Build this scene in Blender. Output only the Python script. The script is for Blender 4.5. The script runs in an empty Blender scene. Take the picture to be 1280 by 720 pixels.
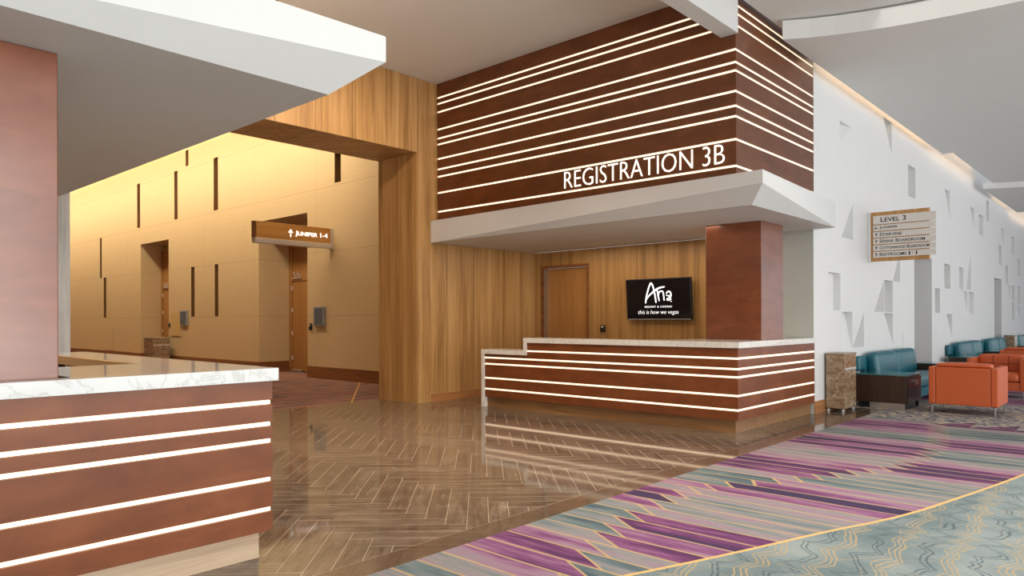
import bpy, bmesh, math, random
from mathutils import Vector, Matrix

random.seed(7)
SC = bpy.context.scene
COL = SC.collection
PI = math.pi

# ------------------------------------------------------------------ node helper
class NB:
    def __init__(self, name):
        self.mat = bpy.data.materials.new(name)
        self.mat.use_nodes = True
        self.nt = self.mat.node_tree
        self.nt.nodes.clear()
        self.out = self.n('ShaderNodeOutputMaterial')
        self.bs = self.n('ShaderNodeBsdfPrincipled')
        self.nt.links.new(self.bs.outputs[0], self.out.inputs[0])

    def n(self, t, **kw):
        nd = self.nt.nodes.new(t)
        for k, v in kw.items():
            setattr(nd, k, v)
        return nd

    def set(self, inp, v):
        if isinstance(v, bpy.types.NodeSocket):
            self.nt.links.new(v, inp)
        elif isinstance(v, (tuple, list)) and len(v) == 3 and inp.type == 'RGBA':
            inp.default_value = (v[0], v[1], v[2], 1)
        else:
            inp.default_value = v

    def p(self, name, v):
        self.set(self.bs.inputs[name], v)

    def m(self, op, a, b=None, c=None):
        nd = self.n('ShaderNodeMath', operation=op)
        for i, v in enumerate((a, b, c)):
            if v is not None:
                self.set(nd.inputs[i], v)
        return nd.outputs[0]

    def xyz(self):
        tc = self.n('ShaderNodeTexCoord')
        s = self.n('ShaderNodeSeparateXYZ')
        self.nt.links.new(tc.outputs['Object'], s.inputs[0])
        return s.outputs[0], s.outputs[1], s.outputs[2]

    def vec(self, x, y, z=0.0):
        c = self.n('ShaderNodeCombineXYZ')
        for i, v in enumerate((x, y, z)):
            self.set(c.inputs[i], v)
        return c.outputs[0]

    def noise(self, v, scale=1.0, detail=3.0, rough=0.55, dist=0.0):
        nd = self.n('ShaderNodeTexNoise')
        self.set(nd.inputs['Vector'], v)
        nd.inputs['Scale'].default_value = scale
        nd.inputs['Detail'].default_value = detail
        nd.inputs['Roughness'].default_value = rough
        nd.inputs['Distortion'].default_value = dist
        return nd.outputs[0]

    def white(self, v):
        nd = self.n('ShaderNodeTexWhiteNoise', noise_dimensions='3D')
        self.set(nd.inputs['Vector'], v)
        return nd.outputs[0]

    def ramp(self, f, stops, interp='LINEAR'):
        nd = self.n('ShaderNodeValToRGB')
        cr = nd.color_ramp
        cr.interpolation = interp
        while len(cr.elements) < len(stops):
            cr.elements.new(0.5)
        for e, (pos, c) in zip(cr.elements, stops):
            e.position = pos
            e.color = (c[0], c[1], c[2], 1)
        self.set(nd.inputs[0], f)
        return nd.outputs[0]

    def mix(self, f, a, b, blend='MIX'):
        nd = self.n('ShaderNodeMix', data_type='RGBA', blend_type=blend)
        self.set(nd.inputs[0], f)
        self.set(nd.inputs[6], a)
        self.set(nd.inputs[7], b)
        return nd.outputs[2]

    def maprange(self, v, a, b, c=0.0, d=1.0):
        nd = self.n('ShaderNodeMapRange')
        self.set(nd.inputs[0], v)
        for i, q in enumerate((a, b, c, d)):
            nd.inputs[i + 1].default_value = q
        return nd.outputs[0]

    def bump(self, h, strength=0.2, dist=0.01):
        nd = self.n('ShaderNodeBump')
        nd.inputs['Strength'].default_value = strength
        nd.inputs['Distance'].default_value = dist
        self.set(nd.inputs['Height'], h)
        self.p('Normal', nd.outputs[0])


def lin(r, g, b):
    f = lambda c: (c / 255 / 12.92) if c / 255 <= 0.04045 else ((c / 255 + 0.055) / 1.055) ** 2.4
    return (f(r), f(g), f(b))


def plain(name, col, rough=0.5, metal=0.0, coat=0.0, var=0.06, vs=3.0, spec=0.5):
    b = NB(name)
    x, y, z = b.xyz()
    nz = b.noise(b.vec(x, y, z), vs, 3)
    d = tuple(c * (1 - var) for c in col)
    l = tuple(min(1, c * (1 + var)) for c in col)
    b.p('Base Color', b.ramp(nz, [(0.3, d), (0.7, l)]))
    b.p('Roughness', rough)
    b.p('Metallic', metal)
    b.p('Coat Weight', coat)
    b.p('Specular IOR Level', spec)
    return b.mat


def emit(name, col, strength):
    b = NB(name)
    b.p('Base Color', col)
    b.p('Emission Color', col)
    b.p('Emission Strength', strength)
    b.p('Roughness', 0.4)
    return b.mat


def wood(name, cols, grain='z', seam=0.0, across='x', rough=0.42, seam_dark=0.75, coat=0.0, fig=1.0, strip=0.0):
    """wood with the grain along one axis; seam: spacing of panel joints; strip: width of veneer strips."""
    b = NB(name)
    x, y, z = b.xyz()
    ax = {'x': x, 'y': y, 'z': z}
    g = ax[grain]
    others = [ax[k] for k in 'xyz' if k != grain]
    v = b.vec(b.m('MULTIPLY', others[0], 34.0), b.m('MULTIPLY', others[1], 34.0), b.m('MULTIPLY', g, 0.9))
    n1 = b.noise(v, 1.0, 4, 0.6, 0.4)
    v2 = b.vec(b.m('MULTIPLY', others[0], 5.0), b.m('MULTIPLY', others[1], 5.0), b.m('MULTIPLY', g, 0.35))
    n2 = b.noise(v2, 1.0, 3, 0.55, 1.2 * fig)
    f = b.m('ADD', b.m('MULTIPLY', n1, 0.55), b.m('MULTIPLY', n2, 0.45))
    if strip:
        t = b.m('DIVIDE', b.m('ADD', x, y) if grain == 'z' else ax[across], strip)
        w = b.white(b.vec(b.m('FLOOR', t), 3.0, 1.0))
        f = b.m('ADD', f, b.m('MULTIPLY', b.m('SUBTRACT', w, 0.5), 0.16))
    c = b.ramp(f, [(0.32, cols[0]), (0.5, cols[1]), (0.68, cols[2])])
    if seam:
        t = b.m('FRACT', b.m('DIVIDE', b.m('ADD', ax[across], 0.31), seam))
        d = b.m('ABSOLUTE', b.m('SUBTRACT', t, 0.5))
        e = b.m('LESS_THAN', d, 0.004 / seam)
        c = b.mix(e, c, tuple(q * seam_dark * 0.6 for q in cols[0]))
    b.p('Base Color', c)
    b.p('Roughness', rough)
    b.p('Coat Weight', coat)
    b.p('Coat Roughness', 0.12)
    return b.mat


def lacquer(name, cols, coat=0.7):
    b = NB(name)
    x, y, z = b.xyz()
    n1 = b.noise(b.vec(b.m('MULTIPLY', x, 1.3), b.m('MULTIPLY', y, 1.3), b.m('MULTIPLY', z, 5.0)), 1.0, 4, 0.6, 1.5)
    n2 = b.noise(b.vec(x, y, z), 3.5, 3, 0.6)
    f = b.m('ADD', b.m('MULTIPLY', n1, 0.6), b.m('MULTIPLY', n2, 0.4))
    b.p('Base Color', b.ramp(f, [(0.3, cols[0]), (0.52, cols[1]), (0.72, cols[2])]))
    b.p('Roughness', 0.38)
    b.p('Coat Weight', coat)
    b.p('Coat Roughness', 0.16)
    return b.mat


def stone(name, base, vein, scale=5.0, rough=0.12, amount=0.5):
    b = NB(name)
    x, y, z = b.xyz()
    v = b.vec(x, y, z)
    n = b.noise(v, scale, 6, 0.6, 1.6)
    d = b.m('ABSOLUTE', b.m('SUBTRACT', n, 0.5))
    f = b.maprange(d, 0.0, 0.035, amount, 0.0)
    n2 = b.noise(v, scale * 0.6, 4, 0.6)
    c = b.ramp(n2, [(0.3, tuple(q * 0.93 for q in base)), (0.7, base)])
    b.p('Base Color', b.mix(f, c, vein))
    b.p('Roughness', rough)
    return b.mat


def marble_brown(name):
    b = NB(name)
    x, y, z = b.xyz()
    v = b.vec(x, y, z)
    n = b.noise(v, 14.0, 6, 0.72, 0.8)
    c = b.ramp(n, [(0.3, lin(84, 64, 48)), (0.46, lin(140, 112, 84)), (0.6, lin(172, 148, 122)), (0.72, lin(104, 80, 60))])
    w = b.m('ADD', b.m('MULTIPLY', z, 3.2), b.m('ADD', b.m('MULTIPLY', b.noise(v, 3.0, 4, 0.6, 1.0), 1.6), b.m('MULTIPLY', y, 0.9)))
    t = b.m('ABSOLUTE', b.m('SUBTRACT', b.m('FRACT', w), 0.5))
    f = b.maprange(t, 0.0, 0.05, 0.75, 0.0)
    b.p('Base Color', b.mix(f, c, lin(206, 178, 142)))
    b.p('Roughness', 0.2)
    return b.mat


def floor_tiles(name):
    """polished wood-look stone, herringbone at 45 degrees, thin pale joints, a plain border along the carpet."""
    b = NB(name)
    x, y, z = b.xyz()
    W, N = 0.1417, 6.0
    s = 1 / math.sqrt(2) / W
    u = b.m('ADD', b.m('MULTIPLY', b.m('ADD', x, y), s), 483.84)
    w = b.m('ADD', b.m('MULTIPLY', b.m('SUBTRACT', y, x), s), 480.32)
    i, j = b.m('FLOOR', u), b.m('FLOOR', w)
    fu, fw = b.m('FRACT', u), b.m('FRACT', w)
    k = b.m('FLOORED_MODULO', b.m('SUBTRACT', i, j), 2 * N)
    hor = b.m('LESS_THAN', k, N - 0.5)
    lxh = b.m('ADD', fu, k)
    k2 = b.m('SUBTRACT', k, N)
    lyv = b.m('ADD', fw, b.m('SUBTRACT', N - 1, k2))
    lon = b.m('ADD', b.m('MULTIPLY', hor, lxh), b.m('MULTIPLY', b.m('SUBTRACT', 1.0, hor), lyv))
    sho = b.m('ADD', b.m('MULTIPLY', hor, fw), b.m('MULTIPLY', b.m('SUBTRACT', 1.0, hor), fu))
    ia = b.m('ADD', b.m('MULTIPLY', hor, b.m('SUBTRACT', i, k)), b.m('MULTIPLY', b.m('SUBTRACT', 1.0, hor), i))
    jb = b.m('SUBTRACT', j, b.m('MULTIPLY', b.m('SUBTRACT', 1.0, hor), b.m('SUBTRACT', N - 1, k2)))
    e1 = b.m('MINIMUM', sho, b.m('SUBTRACT', 1.0, sho))
    e2 = b.m('MINIMUM', lon, b.m('SUBTRACT', N, lon))
    edge = b.m('MINIMUM', e1, e2)
    tid = b.white(b.vec(ia, jb, 5.0))
    # border strip
    yb0, yb1 = 3.31, 3.304
    border = b.m('LESS_THAN', y, yb0)
    bline = b.m('LESS_THAN', b.m('ABSOLUTE', b.m('SUBTRACT', y, 3.305)), 0.004)
    grout = b.m('LESS_THAN', edge, 0.012)
    grout = b.m('MAXIMUM', b.m('MULTIPLY', grout, b.m('SUBTRACT', 1.0, border)), b.m('MULTIPLY', bline, 0.45))
    # veining along each tile
    lo2 = b.m('ADD', b.m('MULTIPLY', hor, u), b.m('MULTIPLY', b.m('SUBTRACT', 1.0, hor), w))
    sh2 = b.m('ADD', b.m('MULTIPLY', hor, w), b.m('MULTIPLY', b.m('SUBTRACT', 1.0, hor), u))
    n1 = b.noise(b.vec(b.m('MULTIPLY', lo2, 0.35), b.m('MULTIPLY', sh2, 3.2), b.m('MULTIPLY', tid, 40.0)), 1.0, 6, 0.68, 0.6)
    n2 = b.noise(b.vec(x, y, 0.0), 5.0, 4, 0.7, 0.4)
    f = b.m('ADD', b.m('ADD', b.m('MULTIPLY', n1, 0.6), b.m('MULTIPLY', n2, 0.3)), b.m('MULTIPLY', tid, 0.06))
    c = b.ramp(f, [(0.35, lin(74, 61, 52)), (0.47, lin(104, 89, 76)), (0.57, lin(122, 107, 93)), (0.67, lin(150, 134, 118))])
    c = b.mix(b.m('MULTIPLY', border, 0.55), c, lin(96, 76, 60))
    c = b.mix(b.m('MULTIPLY', grout, 0.6), c, lin(206, 190, 166))
    b.p('Base Color', c)
    b.p('Roughness', b.m('ADD', 0.055, b.m('MULTIPLY', grout, 0.3)))
    b.p('Specular IOR Level', 0.38)
    return b.mat


ZIG = [(1.8, 1.45), (2.4, 1.95), (3.0, 2.29), (3.38, 2.45), (3.76, 2.60), (4.08, 2.68), (4.36, 2.72), (4.7, 2.75), (5.05, 2.75),
       (5.36, 2.68), (5.69, 2.47), (6.16, 2.22), (6.58, 2.03), (7.11, 1.82), (7.54, 1.79), (8.31, 1.78),
       (9.09, 1.91), (9.98, 2.11), (10.65, 2.32), (12.0, 2.9)]
TEAL = [(-2.0, 4.0), (1.8, 2.62), (3.17, 2.09), (3.82, 1.86), (4.6, 1.61), (5.39, 1.34), (6.26, 1.15), (6.83, 1.04), (7.46, 0.93), (9.5, 0.62),
        (13.0, 0.2)]


def curve_fn(b, x, pts, x0, x1, y0, y1):
    nd = b.n('ShaderNodeFloatCurve')
    cm = nd.mapping
    c = cm.curves[0]
    pts = [((px - x0) / (x1 - x0), (py - y0) / (y1 - y0)) for px, py in pts]
    while len(c.points) < len(pts):
        c.points.new(0.5, 0.5)
    for q, pt in zip(c.points, pts):
        q.location = pt
        q.handle_type = 'AUTO'
    cm.update()
    b.set(nd.inputs['Value'], b.m('DIVIDE', b.m('SUBTRACT', x, x0), x1 - x0))
    return b.m('ADD', b.m('MULTIPLY', nd.outputs[0], y1 - y0), y0)


def carpet(name):
    b = NB(name)
    x, y, z = b.xyz()
    wob = b.m('MULTIPLY', b.m('SUBTRACT', b.noise(b.vec(b.m('MULTIPLY', x, 3.0), b.m('MULTIPLY', y, 0.6)), 1.0, 2), 0.5), 0.05)
    S = 0.185
    t = b.m('DIVIDE', b.m('ADD', x, wob), S)
    idx, fr = b.m('FLOOR', t), b.m('FRACT', t)
    yb = curve_fn(b, x, ZIG, 1.8, 12.0, 0.0, 4.0)
    tee = curve_fn(b, x, TEAL, -2.0, 13.0, 0.0, 4.0)
    saw = b.m('MULTIPLY', b.m('SUBTRACT', fr, 0.5), 0.25)
    dzig = b.m('SUBTRACT', y, b.m('ADD', yb, saw))
    side = b.m('GREATER_THAN', dzig, 0.0)
    far = b.m('LESS_THAN', y, 3.75)
    # band colour
    ph = b.m('ADD', b.m('MULTIPLY', idx, 0.70), b.m('MULTIPLY', side, 2.6))
    g = b.m('ADD', b.m('MULTIPLY', b.m('SINE', ph), 0.30), 0.54)
    rnd = b.white(b.vec(idx, side, 2.0))
    g = b.m('ADD', g, b.m('MULTIPLY', b.m('SUBTRACT', rnd, 0.5), 0.32))
    grad = b.noise(b.vec(b.m('MULTIPLY', x, 9.0), b.m('MULTIPLY', y, 1.1), b.m('MULTIPLY', side, 9.0)), 1.0, 4, 0.65)
    g = b.m('ADD', g, b.m('MULTIPLY', b.m('SUBTRACT', grad, 0.5), 1.05))
    c = b.ramp(g, [(0.08, lin(70, 86, 94)), (0.27, lin(106, 118, 120)), (0.44, lin(138, 132, 132)), (0.57, lin(146, 114, 134)),
                   (0.70, lin(126, 80, 116)), (0.82, lin(94, 54, 90)), (0.95, lin(64, 54, 80))])
    lw = b.m('LESS_THAN', b.m('ABSOLUTE', b.m('SUBTRACT', fr, 0.5)), 0.452)
    line = b.m('SUBTRACT', 1.0, lw)
    zl = b.m('LESS_THAN', b.m('ABSOLUTE', dzig), 0.016)
    gold = b.m('MAXIMUM', line, zl)
    # lounge end: jagged blue/grey weave
    inl = b.m('GREATER_THAN', b.m('ADD', x, b.m('MULTIPLY', b.m('FRACT', b.m('MULTIPLY', y, 2.2)), 0.5)), 10.75)
    inl = b.m('MULTIPLY', inl, b.m('LESS_THAN', x, 13.2))
    jag = b.noise(b.vec(b.m('MULTIPLY', b.m('ADD', x, y), 4.0), b.m('MULTIPLY', b.m('SUBTRACT', x, y), 11.0)), 1.0, 4, 0.7, 0.8)
    cj = b.ramp(jag, [(0.34, lin(58, 70, 90)), (0.45, lin(106, 106, 116)), (0.53, lin(160, 150, 142)), (0.62, lin(190, 172, 138))])
    c = b.mix(inl, b.mix(b.m('MULTIPLY', gold, 0.85), c, lin(184, 156, 112)), cj)
    # teal field with hatch and crackled lines
    dt = b.m('SUBTRACT', tee, y)
    inteal = b.m('MULTIPLY', b.m('GREATER_THAN', dt, 0.0), b.m('LESS_THAN', x, 13.0))
    hat = b.m('FRACT', b.m('MULTIPLY', b.m('ADD', x, b.m('MULTIPLY', y, 1.7)), 26.0))
    hn = b.noise(b.vec(x, y), 2.0, 3)
    ct = b.ramp(b.m('ADD', b.m('MULTIPLY', hat, 0.35), b.m('MULTIPLY', hn, 0.75)),
                [(0.3, lin(88, 103, 106)), (0.55, lin(118, 131, 132)), (0.8, lin(150, 158, 156))])
    # bundles of zigzag lines running down the field, thin links between them
    nz = b.noise(b.vec(b.m('MULTIPLY', x, 1.6), b.m('MULTIPLY', y, 0.8)), 1.0, 2)
    pp = b.m('PINGPONG', b.m('ADD', b.m('MULTIPLY', x, 3.1), b.m('MULTIPLY', nz, 3.5)), 0.5)
    q = b.m('ADD', b.m('MULTIPLY', b.m('ADD', y, b.m('MULTIPLY', x, -0.06)), 3.6), b.m('MULTIPLY', pp, 0.55))
    fq = b.m('FRACT', q)
    q3 = b.m('FRACT', b.m('ADD', b.m('ADD', q, b.m('MULTIPLY', pp, 0.35)), 0.5))
    def near(v, cn, w):
        return b.m('LESS_THAN', b.m('ABSOLUTE', b.m('SUBTRACT', v, cn)), w)
    gl = b.m('MAXIMUM', near(fq, 0.24, 0.019), b.m('MAXIMUM', near(fq, 0.34, 0.017), near(fq, 0.46, 0.015)))
    dl = b.m('MAXIMUM', near(q3, 0.32, 0.026), near(q3, 0.44, 0.02))
    vo = b.n('ShaderNodeTexVoronoi', feature='DISTANCE_TO_EDGE')
    b.set(vo.inputs['Vector'], b.vec(b.m('MULTIPLY', x, 3.6), b.m('MULTIPLY', y, 3.0)))
    vo.inputs['Scale'].default_value = 1.0
    vl = b.m('LESS_THAN', vo.outputs['Distance'], 0.011)
    ct = b.mix(b.m('MULTIPLY', dl, 0.6), ct, lin(58, 74, 84))
    ct = b.mix(b.m('MULTIPLY', vl, 0.25), ct, lin(176, 156, 122))
    ct = b.mix(b.m('MULTIPLY', gl, 0.75), ct, lin(176, 150, 108))
    c = b.mix(inteal, c, ct)
    tl = b.m('MULTIPLY', b.m('LESS_THAN', b.m('ABSOLUTE', dt), 0.014), b.m('LESS_THAN', x, 13.0))
    c = b.mix(tl, c, lin(206, 172, 112))
    # pile
    pile = b.noise(b.vec(x, y, z), 420.0, 2, 0.7)
    c = b.mix(0.35, c, b.ramp(pile, [(0.3, (0.12, 0.12, 0.13)), (0.7, (0.85, 0.83, 0.82))]), 'OVERLAY')
    b.p('Base Color', c)
    b.p('Roughness', 0.95)
    b.p('Specular IOR Level', 0.1)
    b.bump(pile, 0.3, 0.004)
    return b.mat


def hall_carpet(name):
    b = NB(name)
    x, y, z = b.xyz()
    n = b.noise(b.vec(b.m('MULTIPLY', x, 0.7), b.m('MULTIPLY', y, 5.5)), 1.0, 5, 0.7, 0.3)
    c = b.ramp(n, [(0.32, lin(52, 44, 50)), (0.45, lin(116, 86, 84)), (0.52, lin(140, 112, 96)), (0.62, lin(150, 86, 74)), (0.72, lin(92, 84, 86))])
    d = b.m('ABSOLUTE', b.m('ADD', b.m('MULTIPLY', b.m('SUBTRACT', y, 11.2), 1.0), b.m('MULTIPLY', b.m('SUBTRACT', x, 7.9), -1.3)))
    c = b.mix(b.m('LESS_THAN', d, 0.02), c, lin(212, 160, 90))
    b.p('Base Color', c)
    b.p('Roughness', 0.95)
    b.p('Specular IOR Level', 0.1)
    return b.mat


def tan_wall_mat(name):
    b = NB(name)
    x, y, z = b.xyz()
    n = b.noise(b.vec(b.m('MULTIPLY', x, 20.0), b.m('MULTIPLY', y, 1.2), b.m('MULTIPLY', z, 22.0)), 1.0, 4, 0.6)
    c = b.ramp(n, [(0.3, lin(205, 179, 135)), (0.7, lin(210, 184, 141))])
    fz = b.m('ABSOLUTE', b.m('SUBTRACT', b.m('FRACT', b.m('DIVIDE', b.m('ADD', z, 0.02), 1.455)), 0.5))
    l1 = b.m('GREATER_THAN', fz, 0.4962)
    fy = b.m('ABSOLUTE', b.m('SUBTRACT', b.m('FRACT', b.m('DIVIDE', y, 2.9)), 0.5))
    l2 = b.m('GREATER_THAN', fy, 0.4985)
    c = b.mix(b.m('MULTIPLY', b.m('MAXIMUM', l1, l2), 0.4), c, lin(120, 90, 55))
    b.p('Base Color', c)
    b.p('Roughness', 0.6)
    return b.mat


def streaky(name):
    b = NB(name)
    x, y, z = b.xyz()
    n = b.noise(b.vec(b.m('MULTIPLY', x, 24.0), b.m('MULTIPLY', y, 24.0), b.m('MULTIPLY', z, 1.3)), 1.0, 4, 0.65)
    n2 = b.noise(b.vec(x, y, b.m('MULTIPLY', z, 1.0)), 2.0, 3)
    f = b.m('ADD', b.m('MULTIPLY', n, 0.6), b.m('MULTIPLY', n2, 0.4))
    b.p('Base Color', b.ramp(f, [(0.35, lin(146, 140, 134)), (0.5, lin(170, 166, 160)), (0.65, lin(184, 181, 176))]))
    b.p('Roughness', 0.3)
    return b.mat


# ------------------------------------------------------------------ materials
M = {}
M['white'] = plain('white_paint', (0.68, 0.68, 0.67), 0.55, var=0.01)
M['soffit'] = plain('soffit_paint', (0.70, 0.69, 0.67), 0.35, var=0.01)
M['ceil'] = plain('ceiling_paint', (0.72, 0.72, 0.70), 0.7, var=0.01)
M['pale'] = plain('pale_sage_paint', (0.55, 0.57, 0.52), 0.45, var=0.02)
M['wall_white'] = plain('wall_white_paint', (0.77, 0.77, 0.765), 0.6, var=0.012)
M['wood_v'] = wood('panel_wood_vertical', [lin(150, 108, 60), lin(182, 138, 84), lin(200, 158, 104)], 'z', 0.62, 'x', strip=0.09)
M['wood_y'] = wood('panel_wood_vertical_back', [lin(142, 104, 56), lin(172, 130, 76), lin(190, 150, 94)], 'z', 0.9, 'y', strip=0.09)
M['wood_dark'] = wood('baseboard_wood', [lin(96, 56, 28), lin(130, 80, 42), lin(150, 96, 54)], 'y', 0, fig=2.0)
M['wood_base_x'] = wood('baseboard_wood_x', [lin(140, 92, 52), lin(170, 116, 70), lin(188, 134, 86)], 'x', 0, fig=2.0)
M['door_wood'] = wood('door_wood', [lin(152, 104, 54), lin(170, 120, 66), lin(180, 132, 76)], 'z', 0, rough=0.35)
M['plinth'] = wood('plinth_wood', [lin(168, 140, 112), lin(196, 170, 142), lin(210, 186, 160)], 'x', 0, fig=3.0, rough=0.4)
M['plinth_y'] = wood('plinth_wood_y', [lin(110, 74, 42), lin(142, 102, 64), lin(160, 120, 80)], 'y', 0, fig=2.0, rough=0.4)
M['lacq'] = lacquer('red_brown_lacquer', [lin(104, 54, 26), lin(124, 67, 34), lin(140, 82, 46)], 0.06)
M['lacq_sign'] = lacquer('fascia_lacquer', [lin(86, 42, 16), lin(106, 56, 24), lin(126, 72, 36)], 0.15)
M['lacq_p'] = lacquer('pillar_lacquer', [lin(112, 54, 28), lin(130, 68, 38), lin(146, 82, 48)], 0.9)
M['strip'] = emit('light_strip', (1.0, 0.79, 0.56), 1.45)
M['letter'] = emit('lit_letter', (1.0, 0.92, 0.78), 1.5)
M['cove'] = emit('cove_strip', (1.0, 0.62, 0.28), 8.0)
M['cove_hall'] = emit('hall_cove_strip', (1.0, 0.80, 0.48), 120.0)
M['quartz'] = stone('white_quartz', (0.68, 0.69, 0.68), (0.40, 0.39, 0.36), 4.0, 0.08, 0.5)
M['quartz_b'] = stone('cream_quartz', (0.84, 0.81, 0.76), (0.45, 0.38, 0.30), 4.0, 0.1, 0.35)
M['lightwood'] = wood('light_maple', [lin(206, 160, 104), lin(226, 184, 130), lin(236, 200, 150)], 'y', 0)
M['dark'] = plain('dark_recess', (0.03, 0.025, 0.02), 0.8)
M['floor'] = floor_tiles('polished_herringbone_tile')
M['carpet'] = carpet('patterned_carpet')
M['hallcarpet'] = hall_carpet('hall_carpet')
M['tan'] = tan_wall_mat('tan_wall_panel')
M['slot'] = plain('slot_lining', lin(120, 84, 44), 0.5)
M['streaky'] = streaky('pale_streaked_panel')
M['orange'] = plain('orange_leather', lin(198, 92, 46), 0.5, var=0.05, vs=30)
M['seam'] = plain('orange_seam', lin(120, 50, 24), 0.6)
M['teal'] = plain('teal_leather', lin(16, 98, 112), 0.36, var=0.05, vs=20)
M['wenge'] = wood('wenge', [lin(40, 26, 18), lin(58, 40, 28), lin(72, 52, 36)], 'z', 0, rough=0.3)
M['wenge_d'] = plain('wenge_dark_front', lin(34, 22, 17), 0.25)
M['glass'] = plain('green_glass_top', lin(52, 92, 92), 0.05, var=0.02, spec=0.8)
M['chrome'] = plain('chrome', (0.75, 0.75, 0.76), 0.18, 1.0, var=0.02)
M['steel'] = plain('brushed_steel', (0.55, 0.52, 0.48), 0.32, 1.0, var=0.04)
M['alu'] = plain('satin_aluminium', (0.78, 0.77, 0.76), 0.4, 0.6, var=0.03)
M['plate'] = plain('sign_plate', lin(222, 214, 206), 0.4, 0.1, var=0.03)
M['ink'] = plain('dark_lettering', lin(28, 26, 25), 0.5)
M['black'] = plain('black_plastic', (0.012, 0.012, 0.013), 0.25)
M['screen'] = plain('dark_screen', (0.006, 0.006, 0.009), 0.12)
M['logo'] = emit('screen_white', (1.0, 0.99, 0.99), 1.2)
M['signwood'] = wood('sign_wood_vertical', [lin(158, 108, 56), lin(190, 140, 82), lin(204, 158, 102)], 'z', 0)
M['signwood_x'] = wood('sign_wood_x', [lin(180, 124, 60), lin(204, 148, 76), lin(218, 166, 94)], 'x', 0)
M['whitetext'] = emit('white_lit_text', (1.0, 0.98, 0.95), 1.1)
M['greyscreen'] = plain('grey_blue_screen', lin(96, 106, 118), 0.15)
M['greymetal'] = plain('grey_metal_frame', lin(150, 152, 152), 0.45, 0.3)
M['marble'] = marble_brown('brown_marble')
M['binlid'] = plain('bin_lid', lin(150, 128, 104), 0.3)
M['castor'] = plain('pale_castor', (0.7, 0.7, 0.7), 0.3)
M['tanpanel'] = plain('tan_access_panel', lin(206, 174, 116), 0.5, var=0.02)

# ------------------------------------------------------------------ mesh helpers
def box(bm, x0, x1, y0, y1, z0, z1):
    vs = [bm.verts.new((x, y, z)) for x in (x0, x1) for y in (y0, y1) for z in (z0, z1)]
    for f in ((0, 1, 3, 2), (4, 6, 7, 5), (0, 4, 5, 1), (2, 3, 7, 6), (0, 2, 6, 4), (1, 5, 7, 3)):
        bm.faces.new([vs[i] for i in f])


def prism(bm, poly, z0, z1):
    lo = [bm.verts.new((x, y, z0)) for x, y in poly]
    hi = [bm.verts.new((x, y, z1)) for x, y in poly]
    n = len(poly)
    bm.faces.new(lo[::-1])
    bm.faces.new(hi)
    for i in range(n):
        bm.faces.new((lo[i], lo[(i + 1) % n], hi[(i + 1) % n], hi[i]))


def cyl(bm, p, r, h, axis='z', seg=16):
    m = Matrix.Translation(p)
    if axis == 'x':
        m = m @ Matrix.Rotation(PI / 2, 4, 'Y')
    elif axis == 'y':
        m = m @ Matrix.Rotation(PI / 2, 4, 'X')
    bmesh.ops.create_cone(bm, cap_ends=True, segments=seg, radius1=r, radius2=r, depth=h, matrix=m)


def cushion(bm, x0, x1, y0, y1, z0, z1, r=0.04, puff=0.02, n=10):
    """rounded, slightly puffed block"""
    t = bmesh.new()
    bmesh.ops.create_cube(t, size=2.0)
    bmesh.ops.subdivide_edges(t, edges=t.edges[:], cuts=n, use_grid_fill=True)
    h = Vector(((x1 - x0) / 2, (y1 - y0) / 2, (z1 - z0) / 2))
    c = Vector(((x1 + x0) / 2, (y1 + y0) / 2, (z1 + z0) / 2))
    r = min(r, h.x * 0.95, h.y * 0.95, h.z * 0.95)
    mp = {}
    for v in t.verts:
        u = v.co.copy()
        p = Vector((u.x * h.x, u.y * h.y, u.z * h.z))
        q = Vector([max(-(h[i] - r), min(h[i] - r, p[i])) for i in range(3)])
        d = p - q
        if d.length > 1e-6:
            p = q + d.normalized() * r
        for i in range(3):
            a, b_ = [(1, 2), (0, 2), (0, 1)][i]
            if abs(abs(u[i]) - 1) < 1e-4:
                p[i] += math.copysign(puff * (1 - u[a] ** 2) * (1 - u[b_] ** 2), u[i])
        mp[v] = bm.verts.new(p + c)
    for f in t.faces:
        nf = bm.faces.new([mp[v] for v in f.verts])
        nf.smooth = True
    t.free()


def rbox(bm, x0, x1, y0, y1, z0, z1, r=0.01, seg=2):
    t = bmesh.new()
    box(t, x0, x1, y0, y1, z0, z1)
    bmesh.ops.recalc_face_normals(t, faces=t.faces[:])
    bmesh.ops.bevel(t, geom=t.edges[:], offset=r, segments=seg, affect='EDGES', profile=0.5)
    me = bpy.data.meshes.new('tmp')
    t.to_mesh(me)
    t.free()
    bm.from_mesh(me)
    bpy.data.meshes.remove(me)


def mesh_obj(name, bm, mat, parent=None, recalc=True, world=False):
    """link one mesh; with a parent, verts are in the parent's frame (world=True: verts given in world space)"""
    if recalc:
        bmesh.ops.recalc_face_normals(bm, faces=bm.faces[:])
    if parent is not None and world:
        t = parent.matrix_basis.inverted()
        q = parent
        while q.parent is not None:
            q = q.parent
            t = t @ q.matrix_basis.inverted()
        bmesh.ops.transform(bm, matrix=t, verts=bm.verts[:])
    me = bpy.data.meshes.new(name)
    bm.to_mesh(me)
    bm.free()
    mats = mat if isinstance(mat, (list, tuple)) else [mat]
    for m_ in mats:
        me.materials.append(m_)
    o = bpy.data.objects.new(name, me)
    COL.objects.link(o)
    if parent is not None:
        o.parent = parent
    return o


def tag(o, label=None, cat=None, group=None, kind=None):
    if label: o['label'] = label
    if cat: o['category'] = cat
    if group: o['group'] = group
    if kind: o['kind'] = kind
    return o


def thing(name, label, cat, loc=(0, 0, 0), rz=0.0, group=None):
    o = bpy.data.objects.new(name, None)
    o.empty_display_size = 0.1
    o.location = loc
    o.rotation_euler = (0, 0, rz)
    COL.objects.link(o)
    return tag(o, label, cat, group)


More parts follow.
